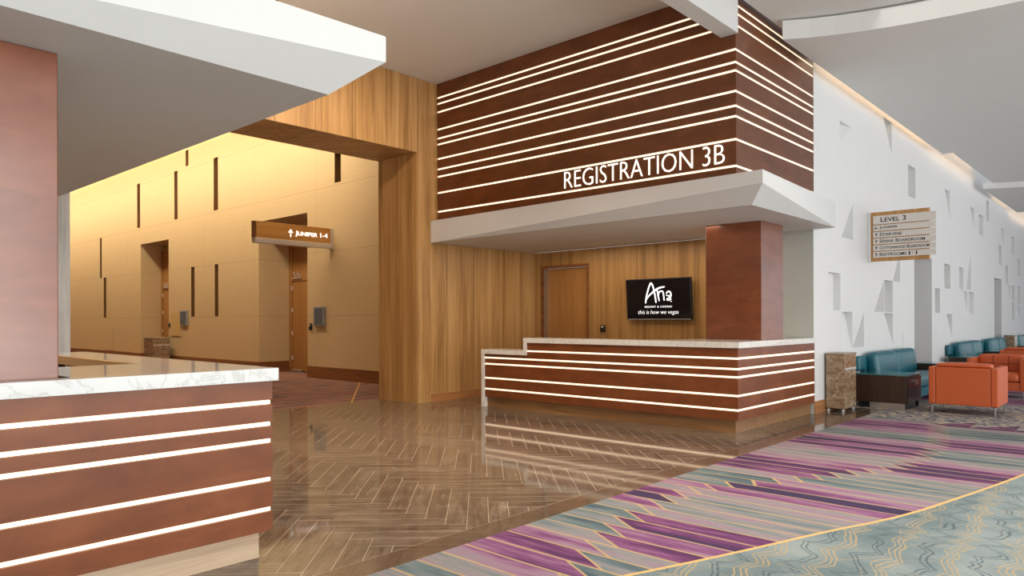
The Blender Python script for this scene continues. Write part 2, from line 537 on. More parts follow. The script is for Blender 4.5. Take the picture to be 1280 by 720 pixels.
def dup(root, loc, rz, label, group=None):
    r = root.copy()
    COL.objects.link(r)
    r.location = loc
    r.rotation_euler = (0, 0, rz)
    r['label'] = label
    if group: r['group'] = group
    def rec(src, dst):
        for ch in list(src.children):
            c = ch.copy()
            COL.objects.link(c)
            c.parent = dst
            rec(ch, c)
    rec(root, r)
    return r


def struct(name, bm, mat, label=None, recalc=True):
    o = mesh_obj(name, bm, mat, recalc=recalc)
    o['kind'] = 'structure'
    if label: o['label'] = label
    return o


def text_bm(s, size=1.0, extrude=0.01, small=None, align='LEFT', spacing=1.0, offset=0.0):
    """Text as a bmesh in the XY plane. small: list of booleans, True where the letter is a small capital."""
    cu = bpy.data.curves.new('txt', 'FONT')
    if small:
        s = ''.join(c.lower() if f else c for c, f in zip(s, small))
    cu.body = s
    cu.size = size
    cu.extrude = extrude
    cu.offset = offset
    cu.align_x = align
    cu.resolution_u = 3
    cu.space_character = spacing
    if small:
        cu.small_caps_scale = 0.86
        for i, f in enumerate(small):
            cu.body_format[i].use_small_caps = f
    o = bpy.data.objects.new('txt', cu)
    COL.objects.link(o)
    dg = bpy.context.evaluated_depsgraph_get()
    dg.update()
    me = bpy.data.meshes.new_from_object(o.evaluated_get(dg))
    bm = bmesh.new()
    bm.from_mesh(me)
    bpy.data.meshes.remove(me)
    bpy.data.objects.remove(o)
    bpy.data.curves.remove(cu)
    bmesh.ops.remove_doubles(bm, verts=bm.verts[:], dist=1e-5)
    return bm


def ext(bm):
    xs = [v.co.x for v in bm.verts]
    ys = [v.co.y for v in bm.verts]
    return min(xs), max(xs), min(ys), max(ys)


def fit(bm, x0, x1, y0, y1, keep=False):
    a, b_, c, d = ext(bm)
    sx = (x1 - x0) / (b_ - a)
    sy = (y1 - y0) / (d - c)
    if keep: sx = sy
    for v in bm.verts:
        v.co.x = x0 + (v.co.x - a) * sx
        v.co.y = y0 + (v.co.y - c) * sy


def words_of(bm, gap):
    """split flat lettering into one bmesh per word (pieces closer than gap in x belong together)"""
    bm.verts.ensure_lookup_table()
    bm.verts.index_update()
    seen, isl = set(), []
    for v in bm.verts:
        if v.index in seen: continue
        st, comp = [v], []
        seen.add(v.index)
        while st:
            q = st.pop(); comp.append(q)
            for e in q.link_edges:
                w = e.other_vert(q)
                if w.index not in seen:
                    seen.add(w.index); st.append(w)
        isl.append((min(c.co.x for c in comp), max(c.co.x for c in comp), comp))
    isl.sort(key=lambda t: t[0])
    groups = []
    for a, b_, comp in isl:
        if groups and a - groups[-1][0] < gap:
            groups[-1][0] = max(groups[-1][0], b_); groups[-1][1].extend(comp)
        else:
            groups.append([b_, list(comp)])
    out = []
    for _, comp in groups:
        ids = {v.index: k for k, v in enumerate(comp)}
        nb = bmesh.new()
        nv = [nb.verts.new(v.co) for v in comp]
        for f in bm.faces:
            if f.verts[0].index in ids:
                nb.faces.new([nv[ids[v.index]] for v in f.verts])
        out.append(nb)
    bm.free()
    return out


def words(bm, gap, matrix, name, mat, parent, world=False):
    for w in words_of(bm, gap):
        bmesh.ops.transform(w, matrix=matrix, verts=w.verts[:])
        mesh_obj(name, w, mat, parent, world=world, recalc=False)


def face_minus_x(x):     # text plane facing -X, reading direction -Y
    return Matrix(((0, 0, -1, x), (-1, 0, 0, 0), (0, 1, 0, 0), (0, 0, 0, 1)))


def face_minus_y(y):     # text plane facing -Y, reading direction +X
    return Matrix(((1, 0, 0, 0), (0, 0, -1, y), (0, 1, 0, 0), (0, 0, 0, 1)))


def wall_recess(bm, A0, A1, B0, B1, recs, to, split_flip=True):
    """flat wall in (a, b) with recesses. recs: (a0,a1,b0,b1,(d00,d10,d11,d01), material index). to(a,b,d) -> xyz"""
    av = sorted({A0, A1} | {r[0] for r in recs} | {r[1] for r in recs})
    bv = sorted({B0, B1} | {r[2] for r in recs} | {r[3] for r in recs})
    cache = {}
    def V(a, b, d=0.0):
        k = (round(a, 4), round(b, 4), round(d, 4))
        if k not in cache:
            cache[k] = bm.verts.new(to(a, b, d))
        return cache[k]
    for i in range(len(av) - 1):
        for j in range(len(bv) - 1):
            am, bmid = (av[i] + av[i + 1]) / 2, (bv[j] + bv[j + 1]) / 2
            if any(r[0] < am < r[1] and r[2] < bmid < r[3] for r in recs):
                continue
            bm.faces.new((V(av[i], bv[j]), V(av[i + 1], bv[j]), V(av[i + 1], bv[j + 1]), V(av[i], bv[j + 1])))
    def add(pts, mi):
        k = []
        for p in pts:
            v = bm.verts.new(to(*p))
            k.append(v)
        if len(k) >= 3:
            f = bm.faces.new(k)
            f.material_index = mi
    for a0, a1, b0, b1, d, mi in recs:
        c = [(a0, b0), (a1, b0), (a1, b1), (a0, b1)]
        for q in range(4):
            p0, p1 = c[q], c[(q + 1) % 4]
            d0, d1 = d[q], d[(q + 1) % 4]
            if d0 < 1e-4 and d1 < 1e-4 or (p0[1] < 1e-4 and p1[1] < 1e-4):
                continue
            pts = [(p0[0], p0[1], 0), (p1[0], p1[1], 0)]
            if d1 > 1e-4: pts.append((p1[0], p1[1], d1))
            if d0 > 1e-4: pts.append((p0[0], p0[1], d0))
            add(pts, mi)
        P = [(c[q][0], c[q][1], d[q]) for q in range(4)]
        if abs(d[0] + d[2] - d[1] - d[3]) < 1e-4:
            add(P, mi)
        elif d[1] > 0 and d[3] <= 1e-4 and d[0] <= 1e-4 or d[3] > 0 and d[1] <= 1e-4:
            add((P[0], P[1], P[2]), mi) if d[1] <= 1e-4 else add((P[0], P[1], P[2]), mi)
            add((P[0], P[2], P[3]), mi)
        else:
            add((P[0], P[1], P[3]), mi)
            add((P[1], P[2], P[3]), mi)


MIR = 9.94            # the two registration bays mirror each other about x = MIR / 2
def MX(side):
    return (lambda x: x) if side > 0 else (lambda x: MIR - x)

# ------------------------------------------------------------------ floors
bm = bmesh.new(); box(bm, -8, 11.45, 3.10, 9.80, -0.1, 0.0)
struct('floor', bm, M['floor'], 'polished brown herringbone stone floor')
bm = bmesh.new()
prism(bm, [(-8, -8), (48, -8), (48, 5.2), (11.45, 5.2), (11.45, 3.10), (-8, 3.10)], -0.1, 0.0)
struct('floor_carpet', bm, M['carpet'], 'purple and teal striped carpet with thin gold lines')
bm = bmesh.new(); box(bm, -1, 11.5, 9.80, 46, -0.1, 0.0)
struct('floor_hall_carpet', bm, M['hallcarpet'], 'muted striped carpet in the tan hallway')

# ------------------------------------------------------------------ portal and hallway
YP = 8.86
bm = bmesh.new()
box(bm, 7.42, 10.4, YP, YP + 1.0, 0, 6.6)
box(bm, 2.52, 7.42, YP, YP + 1.0, 4.01, 6.6)
struct('wall_portal', bm, M['wood_v'], 'tall wood panelled portal framing the hallway')
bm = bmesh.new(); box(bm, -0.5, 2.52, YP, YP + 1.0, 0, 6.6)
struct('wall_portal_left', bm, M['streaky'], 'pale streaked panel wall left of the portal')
bm = bmesh.new(); box(bm, 7.71, 10.28, YP - 0.012, YP - 0.001, 0, 0.13)
struct('baseboard_bay', bm, M['wood_base_x'], 'wood baseboard under the side wall of the registration bay')

XT = 9.15
TAN_SLOTS = [(28.6, 28.78, 2.89, 4.35), (28.15, 28.4, 1.45, 2.89), (24.99, 25.24, 4.4, 5.86), (22.07, 22.3, 4.4, 5.86),
             (21.3, 21.5, 5.9, 6.37), (19.42, 19.68, 4.4, 5.86), (20.92, 21.14, 1.45, 2.9), (19.42, 19.63, 1.45, 2.9),
             (13.52, 13.76, 4.4, 5.06)]
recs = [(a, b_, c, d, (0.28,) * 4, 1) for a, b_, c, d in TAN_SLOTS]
recs += [(14.89, 17.17, 0.0, 3.85, (0.93,) * 4, 0), (22.73, 24.95, 0.0, 3.84, (0.72,) * 4, 0)]
bm = bmesh.new()
wall_recess(bm, 9.9, 46, 0, 6.9, recs, lambda a, b_, d: (XT + d, a, b_))
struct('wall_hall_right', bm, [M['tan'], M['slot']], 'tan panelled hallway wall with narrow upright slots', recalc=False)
bm = bmesh.new()
for y0, y1 in ((9.9, 14.89), (17.17, 22.73), (24.95, 46)):
    box(bm, XT - 0.015, XT, y0, y1, 0, 0.27)
box(bm, XT, XT + 0.9, 17.155, 17.17, 0, 0.27)
box(bm, XT, XT + 0.7, 24.935, 24.95, 0, 0.27)
struct('baseboard_hall', bm, M['wood_dark'], 'dark wood baseboard along the tan wall')
bm = bmesh.new(); box(bm, 1.0, 1.2, 9.86, 46, 0, 6.9); struct('wall_hall_left', bm, M['tan'])
bm = bmesh.new(); box(bm, 1.0, 10.5, 46, 46.2, 0, 6.9); struct('wall_hall_end', bm, M['tan'])
bm = bmesh.new(); box(bm, 1.2, 8.75, 9.86, 46, 6.62, 6.8); struct('ceiling_hall', bm, M['ceil'])
bm = bmesh.new(); box(bm, 8.70, 9.4, 9.86, 46, 6.95, 7.05); struct('ceiling_hall_cove', bm, M['ceil'])
bm = bmesh.new(); box(bm, 8.62, 8.70, 9.9, 46, 6.82, 6.86)
struct('trim_cove_light', bm, M['cove_hall'], 'warm cove light strip above the tan wall')


def hall_door(num, y0, y1, x, top, label):
    d = thing('door_%d' % num, label, 'door', (x, (y0 + y1) / 2, 0)); d['kind'] = 'structure'
    bm = bmesh.new()
    box(bm, x - 0.07, x, y1 - 0.14, y1 - 0.005, 0, top + 1.3); box(bm, x - 0.07, x, y0 + 0.005, y0 + 0.14, 0, top + 1.3)
    box(bm, x - 0.07, x, y0 + 0.14, y1 - 0.14, top, top + 0.06)
    mesh_obj('door_frame', bm, M['door_wood'], d, world=True)
    bm = bmesh.new(); box(bm, x - 0.045, x - 0.005, y0 + 0.145, y1 - 0.145, top + 0.065, top + 1.3)
    mesh_obj('transom_panel', bm, M['door_wood'], d, world=True)
    bm = bmesh.new(); rbox(bm, x - 0.055, x - 0.006, y0 + 0.15, y1 - 0.15, 0.02, top - 0.01, 0.004, 1)
    lf = mesh_obj('door_leaf', bm, M['door_wood'], d, world=True)
    for hz in (0.3, 0.95, 1.55, 2.12):
        bm = bmesh.new(); rbox(bm, x - 0.085, x - 0.056, y1 - 0.19, y1 - 0.145, hz, hz + 0.11, 0.004, 1)
        mesh_obj('hinge', bm, M['alu'], d, world=True)
    bm = bmesh.new(); rbox(bm, x - 0.10, x - 0.056, y1 - 0.6, y1 - 0.2, 0.02, 0.05, 0.004, 1)
    mesh_obj('threshold', bm, M['alu'], d, world=True)
    bm = bmesh.new()
    rbox(bm, x - 0.11, x - 0.075, y1 - 0.62, y1 - 0.2, top + 0.065, top + 0.09, 0.006, 1)
    for k, yy in enumerate((y1 - 0.58, y1 - 0.48, y1 - 0.38, y1 - 0.28)):
        rbox(bm, x - 0.10, x - 0.085, yy - 0.012, yy, top + 0.08, top + 0.15 + 0.06 * (k % 2), 0.003, 1)
        cyl(bm, (x - 0.092, yy - 0.006, top + 0.16 + 0.06 * (k % 2)), 0.02, 0.03, 'x', 10)
    mesh_obj('door_closer', bm, M['alu'], d, world=True)
    return d


hall_door(2, 14.89, 17.17, 10.07, 2.35, 'brown wood door recessed in the tan wall beside the hanging sign')
hall_door(3, 22.73, 24.95, 9.86, 2.35, 'brown wood door in the far tan recess behind the small bin')

# hallway wall devices
def display(y0, y1, z0, z1, label):
    t = thing('wall_display', label, 'display', (XT, (y0 + y1) / 2, z0), group='room displays on the tan wall')
    bm = bmesh.new(); rbox(bm, XT - 0.06, XT - 0.001, y0, y1, z0, z1, 0.012, 2)
    mesh_obj('housing', bm, M['greymetal'], t, world=True)
    bm = bmesh.new(); rbox(bm, XT - 0.066, XT - 0.058, y0 + 0.05, y1 - 0.05, z0 + 0.045, z1 - 0.045, 0.003, 1)
    mesh_obj('screen', bm, M['greyscreen'], t, world=True)


display(14.13, 14.55, 1.20, 1.65, 'silver framed wall display right of the near recessed door')
display(21.34, 21.80, 1.19, 1.64, 'silver framed wall display above the tan access panel')


def reader(y, z, x, label, w=0.09, h=0.13):
    t = thing('card_reader', label, 'card reader', (x, y, z), group='black card readers')
    bm = bmesh.new(); rbox(bm, -0.035, -0.001, -w / 2, w / 2, 0, h, 0.01, 2); mesh_obj('housing', bm, M['black'], t)
    bm = bmesh.new(); rbox(bm, -0.039, -0.034, -w / 4, w / 4, h * 0.62, h * 0.85, 0.002, 1); mesh_obj('indicator', bm, M['alu'], t)


reader(14.73, 1.10, XT, 'small black card reader between the near hallway door and its display', 0.1, 0.16)
reader(22.66, 1.14, XT, 'small black card reader beside the far hallway recess')
bm = bmesh.new()
rbox(bm, XT - 0.02, XT - 0.001, 21.85, 22.52, 0.87, 1.57, 0.004, 1)
for zz in (1.16, 1.24):
    cyl(bm, (XT - 0.022, 22.18, zz), 0.025, 0.01, 'x', 10)
tag(mesh_obj('access_panel', bm, M['tanpanel']), 'square tan access panel beside the far hallway recess', 'access panel')
bm = bmesh.new(); rbox(bm, XT - 0.012, XT - 0.001, 27.45, 28.15, 0.31, 1.08, 0.004, 1)
tag(mesh_obj('access_panel', bm, M['tan']), 'tan access panel low on the wall below the far slots', 'access panel')

# hanging sign in the hallway
t = thing('hanging_sign', 'wooden blade sign reading JUNIPER 1-4 in white with a silver lower rail', 'sign', (8.23, 13.85, 2.93))
bm = bmesh.new(); rbox(bm, 7.33, 9.10, 13.85, 13.95, 3.04, 3.385, 0.004, 1); mesh_obj('board', bm, M['signwood_x'], t, world=True)
bm = bmesh.new(); rbox(bm, 7.29, 9.10, 13.82, 13.98, 2.935, 3.04, 0.006, 1); mesh_obj('rail', bm, M['alu'], t, world=True)
bm = bmesh.new(); rbox(bm, 7.27, 7.33, 13.86, 13.94, 3.04, 3.385, 0.004, 1); mesh_obj('end_cap', bm, M['wood_dark'], t, world=True)
bm = bmesh.new(); rbox(bm, 9.10, 9.149, 13.83, 13.97, 2.935, 3.385, 0.004, 1); mesh_obj('wall_bracket', bm, M['alu'], t, world=True)
bm = text_bm('JUNIPER 1-4', 0.2, 0.004, [False] + [True] * 6 + [False] * 4, offset=0.003)
bm.transform(Matrix.Identity(4))
fit(bm, 8.22, 9.02, 3.13, 3.26)
words(bm, 0.035, face_minus_y(13.845), 'word', M['whitetext'], t, True)


def arrow(bm, cx, cy, s, left=False):
    pts_h = [(0, s), (-0.75 * s, 0.1 * s), (-0.4 * s, 0.1 * s), (0, 0.5 * s), (0.4 * s, 0.1 * s), (0.75 * s, 0.1 * s)]
    pts_s = [(-0.13 * s, 0.5 * s), (-0.13 * s, -s), (0.13 * s, -s), (0.13 * s, 0.5 * s)]
    for pts in (pts_h, pts_s):
        if left: pts = [(-q, p) for p, q in pts]
        lo = [bm.verts.new((cx + p, cy + q, -0.003)) for p, q in pts]
        hi = [bm.verts.new((cx + p, cy + q, 0.003)) for p, q in pts]
        bm.faces.new(lo[::-1]); bm.faces.new(hi)
        n = len(pts)
        for i in range(n):
            bm.faces.new((lo[i], lo[(i + 1) % n], hi[(i + 1) % n], hi[i]))


bm = bmesh.new(); arrow(bm, 8.11, 3.195, 0.085)
bmesh.ops.transform(bm, matrix=face_minus_y(13.845), verts=bm.verts[:])
mesh_obj('arrow', bm, M['whitetext'], t, world=True)

# ------------------------------------------------------------------ registration bays
def Lprism(bm, mx, xo, yo, xe, ye, tk, z0, z1):
    prism(bm, [(mx(x), y) for x, y in ((xe, yo), (xo, yo), (xo, ye), (xo + tk, ye), (xo + tk, yo + tk), (xe, yo + tk))], z0, z1)


def counter(side, yo, label, mats, tl):
    mx = MX(side)
    xo, xe = 7.87, 10.285
    t = thing('registration_counter', label, 'counter', (mx(8.6), 5.2, 0), group='registration counters')
    S = [0.275, 0.442, 0.658, 0.753, 0.875]
    ystep, ylow = 6.93, 7.79
    bm = bmesh.new()                                             # lacquered boards between the light strips
    zs = [0.155] + S + [0.995]
    for a, b_ in zip(zs[:-1], zs[1:]):
        z0 = a + (0.014 if a != 0.155 else 0)
        z1 = b_ - (0.014 if b_ != 0.995 else 0)
        if z1 <= 0.81:
            Lprism(bm, mx, xo, yo, xe, ylow, 0.03, z0, z1)
        else:
            Lprism(bm, mx, xo, yo, xe, ystep, 0.03, z0, z1)
            if z0 < 0.81:
                x0, x1 = sorted((mx(xo), mx(xo + 0.03)))
                box(bm, x0, x1, ystep, ylow, z0, 0.81)
    mesh_obj('front_panel', bm, mats['lacq'], t, world=True)
    bm = bmesh.new()
    Lprism(bm, mx, xo + 0.03, yo + 0.03, xe, ylow, 0.30, 0.155, 0.80)
    Lprism(bm, mx, xo + 0.03, yo + 0.03, xe, ystep, 0.30, 0.80, 0.99)
    mesh_obj('carcass', bm, M['dark'], t, world=True)
    for z in S:
        bm = bmesh.new()
        Lprism(bm, mx, xo + 0.009, yo + 0.009, xe - 0.004, ystep if z > 0.8 else ylow, 0.02, z - 0.0105, z + 0.0105)
        mesh_obj('light_strip', bm, M['strip'], t, world=True)
    bm = bmesh.new(); Lprism(bm, mx, xo + 0.055, yo + 0.055, xe, ylow, 0.2, 0, 0.155)
    mesh_obj('plinth', bm, mats['plinth'], t, world=True)
    # stone top: notched round the pillar, with a low end and a waterfall end panel
    o = 0.025
    bm = bmesh.new()
    prism(bm, [(mx(x), y) for x, y in ((xe, yo - o), (xo - o, yo - o), (xo - o, 6.98), (xo + 0.33, 6.98), (xo + 0.33, 4.77), (8.845, 4.77),
                                       (8.845, 3.815), (9.56, 3.815), (9.56, 4.77), (xe, 4.77))], 0.997, 1.067)
    x0, x1 = sorted((mx(xo - o), mx(xo + 0.33)))
    box(bm, x0, x1, 6.925, 6.98, 0.88, 0.996)
    box(bm, x0, x1, 6.925, 7.845, 0.812, 0.88)
    box(bm, x0, x1, 7.79, 7.845, 0.0, 0.812)
    mesh_obj('stone_top', bm, mats['top'], t, world=True)
    # open cubby shelf on the staff side of the long leg
    bm = bmesh.new()
    xi0, xi1 = xo + 0.331, xo + 0.36
    X = sorted((mx(xi0), mx(xi1)))
    box(bm, X[0], X[1], 4.78, 6.98, 1.005, 1.066)
    box(bm, X[0], X[1], 4.78, 6.98, 0.70, 0.73)
    y = 4.78
    while y < 6.98:
        box(bm, X[0], X[1], y, y + 0.03, 0.0, 1.004)
        y += 0.44
    mesh_obj('cubby_shelf', bm, M['lightwood'], t, world=True)
    return t


counter(1, 3.685, 'long dark red-brown counter with glowing strips under the REGISTRATION 3B sign', {'lacq': M['lacq'], 'plinth': M['plinth_y'], 'top': M['quartz_b']}, 0)
counter(-1, 3.735, 'nearest red-brown counter with glowing strips and a white stone top, left foreground', {'lacq': M['lacq'], 'plinth': M['plinth'], 'top': M['quartz']}, 0)


def canopy(side, Dx, Dy, By, label, mat):
    mx = MX(side)
    co = [(Dx, Dy, 2.585), (mx(10.27), 3.39, 2.585), (mx(10.288), 3.69, 2.585), (mx(10.288), 8.85, 2.585), (mx(7.70), 8.85, 2.585),   # 0-4 soffit
          (mx(7.44), By, 2.785),                                                                                         # 5 C
          (mx(7.44), By, 2.928), (mx(10.27), 3.39, 2.928), (mx(10.288), 3.69, 2.928), (mx(10.288), 8.85, 2.928), (mx(7.70), 8.85, 2.94)]  # 6-10
    bm = bmesh.new()
    v = [bm.verts.new(c) for c in co]
    for f in ((0, 4, 3, 2, 1), (4, 0, 5), (0, 1, 5), (10, 6, 5), (10, 5, 4), (6, 7, 1), (6, 1, 5), (7, 8, 2, 1), (8, 9, 3, 2), (9, 10, 4, 3),
              (6, 10, 9, 8, 7)):
        bm.faces.new([v[i] for i in f])
    return tag(mesh_obj('canopy', bm, mat), label, 'canopy', 'faceted canopies over the counters')


canopy(1, 7.58, 3.385, 3.20, 'white faceted canopy jutting out below the REGISTRATION 3B sign', M['white'])
canopy(-1, 2.25, 3.44, 3.25, 'big white faceted canopy over the left foreground counter', M['white'])

SIGN_Z = [3.103, 3.411, 3.676, 3.797, 3.967, 4.204, 4.301, 4.448, 4.732, 4.868, 4.965]


def fascia(side, label, text):
    mx = MX(side)
    xo, yo, xe, ye = 7.85, 3.69, 10.288, 8.85
    t = thing('sign_fascia', label, 'sign', (mx(9.0), 5.5, 2.95), group='lit fascias above the counters')
    bm = bmesh.new()
    zs = [2.945] + SIGN_Z + [5.5]
    for i in range(len(zs) - 1):
        Lprism(bm, mx, xo, yo, xe, ye, 0.03, zs[i] + (0.015 if i else 0), zs[i + 1] - (0.015 if i < len(zs) - 2 else 0))
    mesh_obj('panel', bm, M['lacq_sign'], t, world=True)
    bm = bmesh.new(); Lprism(bm, mx, xo + 0.03, yo + 0.03, xe, ye, 0.2, 2.945, 5.5); mesh_obj('backing', bm, M['dark'], t, world=True)
    for z in SIGN_Z:
        bm = bmesh.new(); Lprism(bm, mx, xo + 0.009, yo + 0.009, xe - 0.004, ye - 0.004, 0.02, z - 0.0115, z + 0.0115)
        mesh_obj('light_strip', bm, M['strip'], t, world=True)
    if not text:
        return
    b = text_bm(text, 0.3, 0.004, offset=-0.0045)
    fit(b, -6.205, -3.83, 3.150, 3.380)
    bmesh.ops.transform(b, matrix=Matrix(((0, 0, -1, xo - 0.0045), (-1, 0, 0, 0), (0, 1, 0, 0), (0, 0, 0, 1))), verts=b.verts[:])
    # one mesh per letter
    b.verts.ensure_lookup_table()
    seen = set()
    isl = []
    for v in b.verts:
        if v.index in seen: continue
        st, comp = [v], []
        seen.add(v.index)
        while st:
            q = st.pop(); comp.append(q)
            for e in q.link_edges:
                w = e.other_vert(q)
                if w.index not in seen:
                    seen.add(w.index); st.append(w)
        isl.append(comp)
    isl.sort(key=lambda c: -max(v.co.y for v in c))
    for comp in isl:
        ids = {v.index: k for k, v in enumerate(comp)}
        nb = bmesh.new()
        nv = [nb.verts.new(v.co) for v in comp]
        for f in b.faces:
            if f.verts[0].index in ids:
                nb.faces.new([nv[ids[v.index]] for v in f.verts])
        mesh_obj('letter', nb, M['letter'], t, world=True, recalc=False)
    b.free()


fascia(1, 'dark lacquer fascia with glowing lines reading REGISTRATION 3B', 'REGISTRATION 3B')
fascia(-1, 'lacquer fascia with glowing lines above the left foreground counter', None)


def pillar(side, x0, x1, label):
    bm = bmesh.new(); rbox(bm, x0, x1, 3.83, 4.60, 0, 2.584, 0.004, 1)
    o = struct('pillar', bm, M['lacq_p'], label)
    o['category'] = 'pillar'


pillar(1, 8.86, 9.55, 'red-brown lacquered pillar rising behind the right counter')
pillar(-1, 0.38, 1.04, 'pinkish brown lacquered pillar at the left edge')

# bay back walls and door
bm = bmesh.new()
box(bm, 10.30, 10.45, 4.62, 7.60, 0, 2.584); box(bm, 10.30, 10.45, 8.70, YP - 0.002, 0, 2.584); box(bm, 10.30, 10.45, 7.60, 8.70, 2.33, 2.584)
struct('wall_bay_back', bm, M['wood_y'], 'wood panelled back wall behind the right counter')
bm = bmesh.new(); box(bm, 10.297, 10.45, 3.702, 4.62, 0, 5.6); struct('wall_bay_end', bm, M['pale'], 'pale grey-green painted wall beside the pillar')
bm = bmesh.new(); box(bm, -0.5, -0.36, 3.99, YP - 0.002, 0, 5.6); struct('wall_bay_left', bm, M['wood_y'])
d = thing('door_1', 'plain brown door in the wood back wall left of the television', 'door', (10.36, 8.15, 0)); d['kind'] = 'structure'
bm = bmesh.new()
box(bm, 10.285, 10.40, 8.63, 8.70, 0, 2.33); box(bm, 10.285, 10.40, 7.60, 7.64, 0, 2.33); box(bm, 10.285, 10.40, 7.64, 8.63, 2.28, 2.33)
mesh_obj('door_frame', bm, M['wood_dark'], d, world=True)
bm = bmesh.new(); rbox(bm, 10.36, 10.40, 7.645, 8.625, 0.01, 2.275, 0.003, 1)
mesh_obj('door_leaf', bm, M['door_wood'], d, world=True)
bm = bmesh.new(); box(bm, 10.30, 10.358, 8.605, 8.629, 0.01, 2.279); mesh_obj('door_stop', bm, M['steel'], d, world=True)
reader(7.29, 1.115, 10.299, 'small black card reader on the wood wall between door and television', 0.1, 0.12)

# television
TV = thing('television', 'black wall television tilted down with a white logo on screen', 'television', (10.30, 6.14, 1.33))
TV.rotation_euler = (0, -0.075, 0)
bm = bmesh.new(); rbox(bm, -0.085, -0.03, -0.60, 0.60, 0, 0.675, 0.008, 2); mesh_obj('casing', bm, M['black'], TV)
bm = bmesh.new(); rbox(bm, -0.029, -0.0, -0.2, 0.2, 0.05, 0.3, 0.005, 1); mesh_obj('wall_mount', bm, M['black'], TV)
bm = bmesh.new(); rbox(bm, -0.088, -0.084, -0.585, 0.585, 0.025, 0.66, 0.001, 1); mesh_obj('screen', bm, M['screen'], TV)
bm = bmesh.new(); rbox(bm, -0.089, -0.084, -0.58, 0.58, 0.006, 0.014, 0.001, 1); mesh_obj('lower_trim', bm, M['alu'], TV)


def catmull(pts, n=8):
    out = []
    P = [pts[0]] + pts + [pts[-1]]
    for i in range(1, len(P) - 2):
        for k in range(n):
            s = k / n
            q = []
            for c in range(3):
                p0, p1, p2, p3 = (P[i - 1][c], P[i][c], P[i + 1][c], P[i + 2][c])
                q.append(0.5 * (2 * p1 + (p2 - p0) * s + (2 * p0 - 5 * p1 + 4 * p2 - p3) * s * s + (3 * p1 - p0 - 3 * p2 + p3) * s ** 3))
            out.append(q)
    out.append(list(pts[-1]))
    return out


def stroke(bm, pts, d=0.002):
    """brush stroke: pts (x, y, half width)"""
    P = catmull(pts)
    rows = []
    for i, (x, y, w) in enumerate(P):
        a, b_ = P[max(0, i - 1)], P[min(len(P) - 1, i + 1)]
        tx, ty = b_[0] - a[0], b_[1] - a[1]
        L = math.hypot(tx, ty) or 1
        nx, ny = -ty / L * w, tx / L * w
        rows.append([bm.verts.new((x + nx, y + ny, d)), bm.verts.new((x - nx, y - ny, d)),
                     bm.verts.new((x - nx, y - ny, 0)), bm.verts.new((x + nx, y + ny, 0))])
    for r0, r1 in zip(rows[:-1], rows[1:]):
        for k in range(4):
            bm.faces.new((r0[k], r0[(k + 1) % 4], r1[(k + 1) % 4], r1[k]))
    bm.faces.new(rows[0][::-1]); bm.faces.new(rows[-1])
    for (x, y, w) in (pts[0], pts[-1]):
        bmesh.ops.create_cone(bm, cap_ends=True, segments=12, radius1=w, radius2=w, depth=d, matrix=Matrix.Translation((x, y, d / 2)))


def lp(px, py, w=9.5):      # sketch units -> metres on the screen
    return ((px - 466) / 640 * 1.18, (352 - py) / 400 * 0.66 + 0.335, w / 640 * 0.80)


bm = bmesh.new()
stroke(bm, [lp(343, 383, 9), lp(352, 330), lp(372, 262), lp(392, 210), lp(406, 192, 10), lp(422, 215), lp(434, 268), lp(443, 325), lp(449, 380, 9)])
stroke(bm, [lp(352, 352, 5), lp(378, 318, 8), lp(412, 288, 10), lp(450, 260, 11), lp(492, 240, 10), lp(538, 231, 7)])
stroke(bm, [lp(467, 268, 8), lp(474, 318, 9), lp(481, 364, 8)])
stroke(bm, [lp(474, 312, 7), lp(484, 286, 8), lp(500, 274, 8), lp(519, 276, 8), lp(527, 300, 8), lp(531, 360, 8)])
stroke(bm, [lp(556, 296, 8), lp(572, 279, 8), lp(592, 283, 9), lp(600, 305, 9), lp(597, 330, 8), lp(578, 342, 7), lp(562, 348, 7), lp(562, 360, 7), lp(580, 362, 7), lp(600, 350, 6)])
stroke(bm, [lp(556, 316, 5), lp(576, 320, 7), lp(597, 322, 6)])
stroke(bm, [lp(595, 374, 5), lp(602, 374, 5)])
bmesh.ops.transform(bm, matrix=face_minus_x(-0.0885), verts=bm.verts[:])
mesh_obj('logo', bm, M['logo'], TV)
bm = text_bm('RESORT & CASINO', 0.05, 0.001, spacing=1.25)
a, b2 = lp(334, 434), lp(604, 416)
fit(bm, a[0], b2[0], a[1], b2[1])
words(bm, 0.012, face_minus_x(-0.0895), 'caption_word', M['logo'], TV)
bm = text_bm('this is how we vegas', 0.06, 0.001, offset=-0.0009)
for v in bm.verts: v.co.x += 0.2 * v.co.y
a, b2 = lp(262, 508), lp(668, 458)
fit(bm, a[0], b2[0], a[1], b2[1])
words(bm, 0.011, face_minus_x(-0.0895), 'tagline_word', M['logo'], TV)

